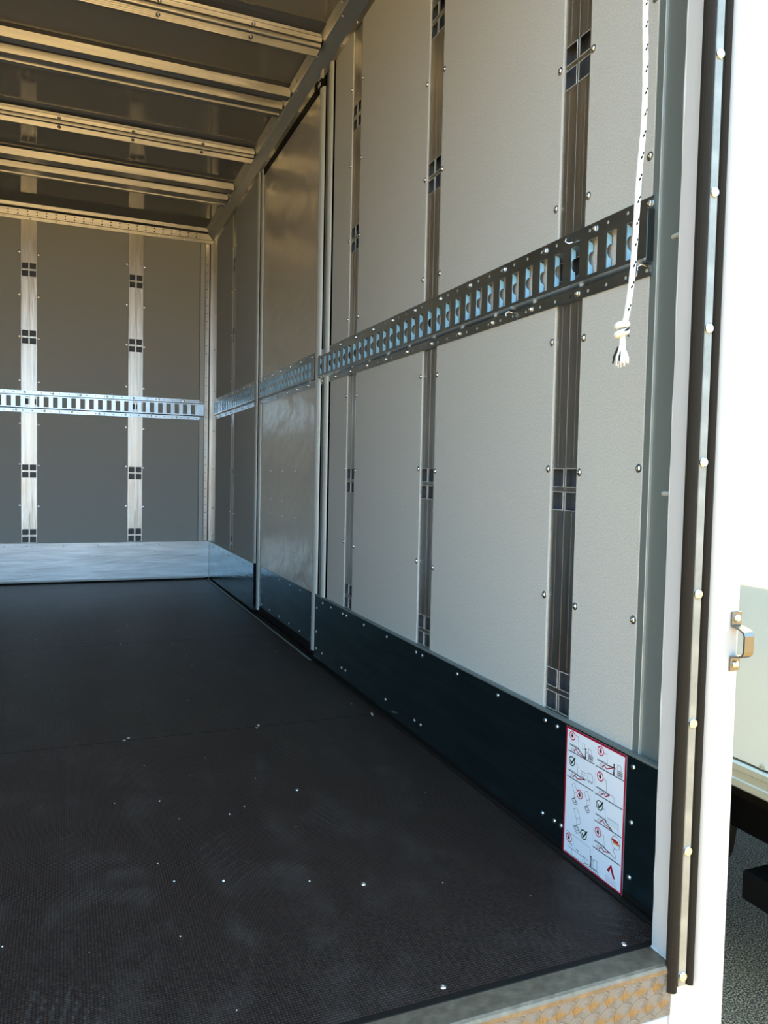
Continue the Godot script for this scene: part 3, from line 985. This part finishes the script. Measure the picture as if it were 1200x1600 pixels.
# ------------------------------------------------------------------ the truck parked alongside
func build_neighbour() -> void:
	var x := 1.2
	var t := thing("truck", "white box truck parked alongside, seen past the rear frame", "truck", Vector3(x, GROUND, -3.0))
	var base := -GROUND
	part_box("box_body", Vector3(0.0, base - 0.20, -4.0), Vector3(2.4, base + 2.45, 3.1), 0.004, M.truck_white, t)
	var st := begin()
	var pr := PackedVector2Array([Vector2(0.03, -0.205), Vector2(-0.004, -0.205), Vector2(-0.012, -0.212), Vector2(-0.012, -0.232), Vector2(-0.006, -0.236), Vector2(-0.006, -0.262), Vector2(-0.011, -0.266), Vector2(-0.011, -0.290), Vector2(-0.003, -0.297), Vector2(0.03, -0.297)])
	extrude(st, pr, 7.1, Transform3D(Basis(), Vector3(0, base, -4.0)))
	obj("base_profile", st, M.truck_alu, t)
	for i in 14:
		inst("rivet", pan_mesh, M.truck_alu, t, Transform3D(Basis(Vector3.UP, -PI / 2).scaled(Vector3.ONE * 1.35), Vector3(0.0, base - 0.190, 2.98 - i * 0.067)))
	part_box("underbody", Vector3(0.03, base - 0.34, -4.0), Vector3(2.37, base - 0.20, 3.05), 0.0, M.black, t)
	part_box("chassis_rail", Vector3(0.32, base - 0.62, -4.0), Vector3(0.52, base - 0.34, 2.9), 0.01, M.black, t)
	part_box("chassis_rail", Vector3(1.6, base - 0.62, -4.0), Vector3(1.8, base - 0.34, 2.9), 0.01, M.black, t)
	part_box("side_guard", Vector3(0.05, base - 0.705, 2.0), Vector3(0.24, base - 0.60, 3.0), 0.008, M.black, t)
	part_box("guard_bracket", Vector3(0.10, base - 0.61, 2.5), Vector3(0.20, base - 0.33, 2.58), 0.005, M.black, t)
	for z in [-2.4, 1.2]:
		for xx in [0.12, 2.0]:
			st = begin()
			lathe(st, [Vector2(0.0, -0.14), Vector2(0.24, -0.14), Vector2(0.27, -0.12), Vector2(0.44, -0.14), Vector2(0.48, -0.10), Vector2(0.48, 0.10), Vector2(0.44, 0.14), Vector2(0.27, 0.12), Vector2(0.24, 0.10), Vector2(0, 0.10)], 24, Transform3D(Basis(Vector3.UP, PI / 2), Vector3(xx + 0.16, 0.48, z)))
			obj("wheel", st, M.rubber, t)

# ------------------------------------------------------------------ printed safety sticker
var pic: Image

func ln(a: Vector2, b: Vector2, c: Color, w := 2.0) -> void:
	var n := int(a.distance_to(b)) + 1
	var h := w / 2.0
	for i in n + 1:
		var p := a.lerp(b, float(i) / n)
		pic.fill_rect(Rect2i(int(p.x - h + 0.5), int(p.y - h + 0.5), int(ceil(w)), int(ceil(w))), c)

func path_line(pts: Array, c: Color, w := 2.0) -> void:
	for i in pts.size() - 1:
		ln(pts[i], pts[i + 1], c, w)

func ring(c: Vector2, r: float, col: Color, w: float, fill := Color(0, 0, 0, 0)) -> void:
	for y in range(int(c.y - r - w), int(c.y + r + w) + 1):
		for x in range(int(c.x - r - w), int(c.x + r + w) + 1):
			var d := Vector2(x, y).distance_to(c)
			if absf(d - r) <= w / 2.0:
				pic.set_pixel(x, y, col)
			elif d < r and fill.a > 0.0:
				pic.set_pixel(x, y, fill)

func fill_poly(pts: PackedVector2Array, col: Color) -> void:
	var lo := pts[0]
	var hi := pts[0]
	for p in pts:
		lo = lo.min(p)
		hi = hi.max(p)
	for y in range(int(lo.y), int(hi.y) + 1):
		for x in range(int(lo.x), int(hi.x) + 1):
			if Geometry2D.is_point_in_polygon(Vector2(x, y), pts):
				pic.set_pixel(x, y, col)

func stop_sign(c: Vector2) -> void:
	ring(c, 25, Color(0.66, 0.10, 0.17), 6.0, Color(0.93, 0.86, 0.90))
	var ink := Color(0.05, 0.04, 0.06)
	pic.fill_rect(Rect2i(int(c.x) - 7, int(c.y) - 2, 16, 15), ink)
	for i in 4:
		ln(c + Vector2(-5 + i * 4, -2), c + Vector2(-6 + i * 4.6, -12 - 2 * (i % 3)), ink, 3.0)
	ln(c + Vector2(-6, 6), c + Vector2(-12, 0), ink, 4.0)
	ln(c + Vector2(-17, -17), c + Vector2(-4, -12), Color(0.66, 0.10, 0.17), 3.0)

func tick_sign(c: Vector2) -> void:
	var g := Color(0.08, 0.16, 0.14)
	ring(c, 26, g, 6.5, Color(0.86, 0.90, 0.90))
	path_line([c + Vector2(-13, -2), c + Vector2(-3, 15), c + Vector2(30, -28)], g, 8.0)

# rear end of a truck: box wall, bed, wheel, tail lift strut and ground line
func truck_rear(o: Vector2, w: float, g: float, tip: Vector2, red := true) -> void:
	var k := Color(0.30, 0.33, 0.37)
	path_line([o + Vector2(12, -g - 22), o + Vector2(88, -g - 22), o + Vector2(96, -45), o + Vector2(14, -45)], k, 2.0)
	ln(o + Vector2(8, -40), o + Vector2(100, -38), Color(0.16, 0.18, 0.20), 5.0)
	ring(o + Vector2(42, -14), 13, k, 2.5)
	ring(o + Vector2(42, -14), 5, k, 1.5)
	ln(o + Vector2(0, 0), o + Vector2(w, 0), Color(0.27, 0.30, 0.35), 5.5)
	path_line([o + Vector2(52, -12), o + Vector2(72, -30), o + Vector2(88, -14), o + tip], Color(0.58, 0.10, 0.16) if red else k, 4.5)
	ln(o + Vector2(90, -36), o + tip, Color(0.13, 0.14, 0.16), 5.0)

func man(o: Vector2) -> void:
	var k := Color(0.10, 0.11, 0.13)
	ring(o + Vector2(0, -56), 5, k, 3.0, k)
	path_line([o + Vector2(0, -52), o + Vector2(1, -26), o + Vector2(-3, 0)], k, 7.0)
	ln(o + Vector2(1, -26), o + Vector2(6, 0), k, 4.0)
	ln(o + Vector2(0, -46), o + Vector2(16, -38), k, 3.0)

func stack(o: Vector2) -> void:
	var k := Color(0.20, 0.22, 0.25)
	path_line([o + Vector2(0, -58), o + Vector2(30, -58), o + Vector2(34, -30), o + Vector2(4, -30), o + Vector2(0, -58)], k, 2.0)
	for i in 3:
		path_line([o + Vector2(4, -26 + i * 10), o + Vector2(42, -26 + i * 10), o + Vector2(42, -19 + i * 10), o + Vector2(4, -19 + i * 10), o + Vector2(4, -26 + i * 10)], k, 2.5)

func iso_truck(o: Vector2, s: float) -> void:
	var k := Color(0.33, 0.37, 0.43)
	var f := func(x: float, y: float) -> Vector2: return o + Vector2(x, y) * s
	path_line([f.call(0, 0), f.call(34, -20), f.call(66, 30), f.call(70, 66), f.call(36, 88), f.call(32, 50), f.call(0, 0)], k, 2.0)
	path_line([f.call(32, 50), f.call(66, 30)], k, 2.0)
	path_line([f.call(36, 88), f.call(4, 108), f.call(38, 140), f.call(72, 118), f.call(40, 90)], k, 2.5)
	path_line([f.call(16, 106), f.call(38, 94), f.call(56, 114), f.call(36, 126), f.call(16, 106)], Color(0.26, 0.30, 0.34), 3.0)

func build_sticker() -> void:
	pic = Image.create(540, 780, false, Image.FORMAT_RGB8)
	pic.fill(Color(0.56, 0.05, 0.15))
	pic.fill_rect(Rect2i(13, 13, 514, 754), Color(0.90, 0.80, 0.84))
	pic.fill_rect(Rect2i(16, 16, 508, 748), Color(0.83, 0.86, 0.90))
	var faint := Color(0.70, 0.74, 0.79)
	var grey := Color(0.36, 0.40, 0.45)
	ln(Vector2(283, 150), Vector2(283, 660), faint, 2.0)
	truck_rear(Vector2(30, 143), 240, 88, Vector2(158, -4), true)
	man(Vector2(190, 140)); stack(Vector2(214, 132))
	path_line([Vector2(160, 60), Vector2(180, 60), Vector2(180, 92), Vector2(160, 92), Vector2(160, 60)], grey, 2.0)
	truck_rear(Vector2(290, 145), 232, 74, Vector2(150, -44), true)
	man(Vector2(440, 142)); stack(Vector2(466, 134))
	truck_rear(Vector2(28, 301), 238, 80, Vector2(170, -38), true)
	for i in 3:
		ln(Vector2(150, 226 + i * 14), Vector2(196 - i * 6, 226 + i * 14), grey, 3.0)
	path_line([Vector2(216, 212), Vector2(252, 212), Vector2(262, 226), Vector2(262, 256), Vector2(216, 256), Vector2(216, 212)], grey, 3.0)
	ring(Vector2(226, 260), 5, grey, 3.0); ring(Vector2(252, 260), 5, grey, 3.0)
	truck_rear(Vector2(290, 305), 230, 86, Vector2(126, -40), true)
	path_line([Vector2(416, 264), Vector2(440, 264), Vector2(452, 276), Vector2(452, 300)], faint, 7.0)
	truck_rear(Vector2(290, 461), 228, 74, Vector2(150, -6), true)
	for i in 4:
		ln(Vector2(400, 408 + i * 8), Vector2(490, 408 + i * 8), faint, 3.0)
	path_line([Vector2(396, 400), Vector2(492, 400), Vector2(492, 455)], grey, 2.5)
	iso_truck(Vector2(72, 338), 0.8); iso_truck(Vector2(190, 338), 0.8); iso_truck(Vector2(96, 478), 0.95)
	truck_rear(Vector2(288, 618), 228, 80, Vector2(140, -30), true)
	ring(Vector2(476, 510), 36, Color(0.40, 0.48, 0.50), 3.0)
	pic.fill_rect(Rect2i(442, 496, 56, 12), Color(0.62, 0.11, 0.12))
	pic.fill_rect(Rect2i(452, 508, 58, 12), Color(0.72, 0.42, 0.24))
	path_line([Vector2(468, 546), Vector2(456, 566), Vector2(470, 572), Vector2(484, 600)], grey, 2.5)
	ln(Vector2(428, 586), Vector2(470, 600), Color(0.55, 0.15, 0.18), 3.0)
	ln(Vector2(30, 634), Vector2(262, 640), grey, 2.0)
	ln(Vector2(262, 640), Vector2(262, 700), grey, 2.0)
	for i in 3:
		ln(Vector2(70 + i * 62, 700 + i * 8), Vector2(92 + i * 62, 700 + i * 8), grey, 5.0)
	path_line([Vector2(66, 668), Vector2(104, 668), Vector2(104, 700)], faint, 3.0)
	ln(Vector2(50, 722), Vector2(252, 722), grey, 3.0); ln(Vector2(90, 722), Vector2(90, 752), grey, 3.0)
	ring(Vector2(206, 744), 12, grey, 2.5)
	ln(Vector2(216, 752), Vector2(258, 742), Color(0.55, 0.15, 0.18), 3.0)
	man(Vector2(270, 742)); path_line([Vector2(290, 690), Vector2(326, 690), Vector2(326, 742), Vector2(290, 742), Vector2(290, 690)], grey, 2.5)
	ln(Vector2(258, 748), Vector2(338, 748), Color(0.16, 0.18, 0.2), 5.0)
	ln(Vector2(30, 762), Vector2(350, 762), grey, 4.0)
	for c in [Vector2(62, 44), Vector2(324, 47), Vector2(327, 193), Vector2(147, 369), Vector2(324, 516), Vector2(60, 667)]:
		stop_sign(c)
	for c in [Vector2(64, 199), Vector2(329, 360), Vector2(196, 590)]:
		tick_sign(c)
	# red peaked emblem and the fine lines under it
	var red := Color(0.60, 0.08, 0.16)
	fill_poly(PackedVector2Array([Vector2(446, 646), Vector2(480, 716), Vector2(462, 716), Vector2(440, 672), Vector2(428, 700), Vector2(410, 692)]), red)
	for i in 4:
		var y := 728 + i * 9
		var x := 400.0
		rng.seed = 100 + i
		while x < 488.0:
			var step := rng.randf_range(3.0, 9.0)
			ln(Vector2(x, y), Vector2(x + step, y), Color(0.56, 0.52, 0.58) if i < 2 else Color(0.62, 0.30, 0.36), 2.0)
			x += step + 3.0
	var m := mat(Color.WHITE, 0.28)
	m.albedo_texture = ImageTexture.create_from_image(pic)
	m.texture_repeat = false
	var w := 0.1795
	var h := 0.2575
	var t := thing("safety_sticker", "red-bordered white loading safety sticker with pictograms on the dark kick plate", "sticker", Vector3(-0.0112, 0.002, -0.3135), -PI / 2)
	part_box("backing", Vector3(0, 0, 0), Vector3(w, h, 0.0004), 0.0, M.white, t)
	var st := begin()
	var z := 0.0006
	for k in [0, 2, 1, 0, 3, 2]:
		var p: Vector3 = [Vector3(0, 0, z), Vector3(w, 0, z), Vector3(w, h, z), Vector3(0, h, z)][k]
		st.set_normal(Vector3.BACK)
		st.set_uv(Vector2(p.x / w, 1.0 - p.y / h))
		st.add_vertex(p)
	obj("print", st, m, t)

# ------------------------------------------------------------------ rope
func build_rope() -> void:
	var z := -0.02
	var t := thing("pull_rope", "white pull rope with black flecks hanging in the doorway, knotted and frayed", "rope", Vector3(-0.14, 0.93, z))
	var o := Vector3(-0.14, 0.93, z)
	var keys := [Vector3(-0.118, 2.33, 0.0), Vector3(-0.121, 1.70, z), Vector3(-0.1265, 1.47, z), Vector3(-0.1225, 1.38, z), Vector3(-0.1215, 1.30, z), Vector3(-0.127, 1.21, z), Vector3(-0.130, 1.12, z), Vector3(-0.1335, 1.06, z), Vector3(-0.1415, 1.0, z), Vector3(-0.1475, 0.988, z)]
	var cv := Curve3D.new()
	for i in keys.size():
		var a: Vector3 = keys[maxi(i - 1, 0)]
		var b: Vector3 = keys[mini(i + 1, keys.size() - 1)]
		var d := (b - a) * 0.16
		cv.add_point(keys[i] - o, -d, d)
	var path := []
	var rad := []
	var len := cv.get_baked_length()
	var n := 160
	for i in n + 1:
		path.append(cv.sample_baked(len * i / n, true))
		rad.append(0.0046 + 0.0002 * sin(i * 2.1))
	var st := begin()
	tube(st, path, rad, 12)
	obj("cord", st, M.rope, t)
	st = begin()
	rng.seed = 31
	var s := 0.01
	while s < len - 0.01:
		for k in 2:
			var p := cv.sample_baked(s + k * 0.006, true)
			var c := p + Vector3(0.0006 - 0.0018 * k, 0, 0.0040)
			tube(st, [c + Vector3(-0.0012, -0.0028, -0.0003), c, c + Vector3(0.0010, 0.0028, -0.0003)], [0.0008, 0.0016, 0.0008], 6)
		s += 0.0325
	tag(obj("tracer_fleck", st, M.tracer, t), "", "", "", "stuff")
	# overhand knot
	st = begin()
	var kp := []
	for i in 28:
		var a := TAU * 1.6 * i / 27.0
		kp.append(Vector3(-0.009 + cos(a) * 0.0072, 0.0595 - i * 0.00055 + sin(a * 0.5) * 0.002, sin(a) * 0.0066))
	tube(st, kp, [0.0050], 10)
	obj("knot", st, M.rope, t)
	st = begin()
	tube(st, [Vector3(-0.0125, 0.0475, 0.0112), Vector3(-0.008, 0.0495, 0.0118), Vector3(-0.004, 0.0525, 0.0114)], [0.0012, 0.0017, 0.0010], 6)
	tube(st, [Vector3(-0.0015, 0.0425, 0.006), Vector3(-0.0005, 0.0400, 0.006)], [0.0014, 0.0012], 6)
	obj("tracer_fleck", st, M.tracer, t)
	# tail that opens into loose strands
	st = begin()
	tube(st, [Vector3(-0.009, 0.048, 0), Vector3(-0.0075, 0.038, 0), Vector3(-0.007, 0.028, 0), Vector3(-0.0075, 0.021, 0)], [0.0042, 0.0046, 0.0052, 0.0056], 12)
	obj("tail", st, M.rope, t)
	var white := begin()
	var dark := begin()
	for i in 22:
		var a := rng.randf_range(0, TAU)
		var r := rng.randf_range(0.002, 0.0050)
		var e := rng.randf_range(1.2, 2.8)
		var y0 := rng.randf_range(0.018, 0.028)
		var y1 := rng.randf_range(-0.006, 0.004)
		var p0 := Vector3(-0.0075 + cos(a) * r, y0, sin(a) * r)
		var p2 := Vector3(-0.0085 + cos(a) * r * e, y1, sin(a) * r * e)
		var p1 := p0.lerp(p2, 0.55) + Vector3(cos(a), 0, sin(a)) * 0.0018
		tube(dark if i % 6 == 2 else white, [p0, p0.lerp(p1, 0.5), p1, p2], [0.0019, 0.0018, 0.0016, 0.0012], 6)
	tag(obj("frayed_strand", white, M.rope, t), "", "", "", "stuff")
	tag(obj("dark_strand", dark, M.tracer, t), "", "", "", "stuff")

# ------------------------------------------------------------------ small things
func build_small() -> void:
	# catch at the head of the door's near bar
	var c := thing("door_catch", "small black and pale catch at the top near corner of the side door", "catch", Vector3(0, 2.262, -2.03), -PI / 2)
	part_box("catch_body", Vector3(-0.03, 0.0, -0.002), Vector3(0.018, 0.035, 0.018), 0.003, M.rubber, c)
	part_box("roller_bracket", Vector3(-0.060, 0.006, -0.002), Vector3(-0.028, 0.040, 0.022), 0.003, M.rubber, c)
	for x in [-0.012, 0.006]:
		part_box("prong", Vector3(x - 0.004, 0.012, 0.004), Vector3(x + 0.004, 0.074, 0.012), 0.0015, M.bar, c)
	part_box("prong_yoke", Vector3(-0.018, 0.008, 0.004), Vector3(0.012, 0.022, 0.020), 0.002, M.bar, c)
	# crumbs of pale debris on the floor
	var st := begin()
	rng.seed = 13
	for i in 120:
		var p := Vector3(rng.randf_range(-1.5, -0.05), 0, rng.randf_range(-3.2, -0.05))
		var r := rng.randf_range(0.0006, 0.0020) * (1.7 if i % 17 == 0 else 1.0)
		lathe(st, [Vector2(r, 0), Vector2(r * 0.9, r * 0.6), Vector2(0, r)], 5, Transform3D(Basis(Vector3.RIGHT, -PI / 2) * Basis(Vector3.BACK, rng.randf() * TAU), p))
	tag(obj("floor_debris", st, M.debris), "tiny pale crumbs scattered over the dark floor", "debris", "", "stuff")
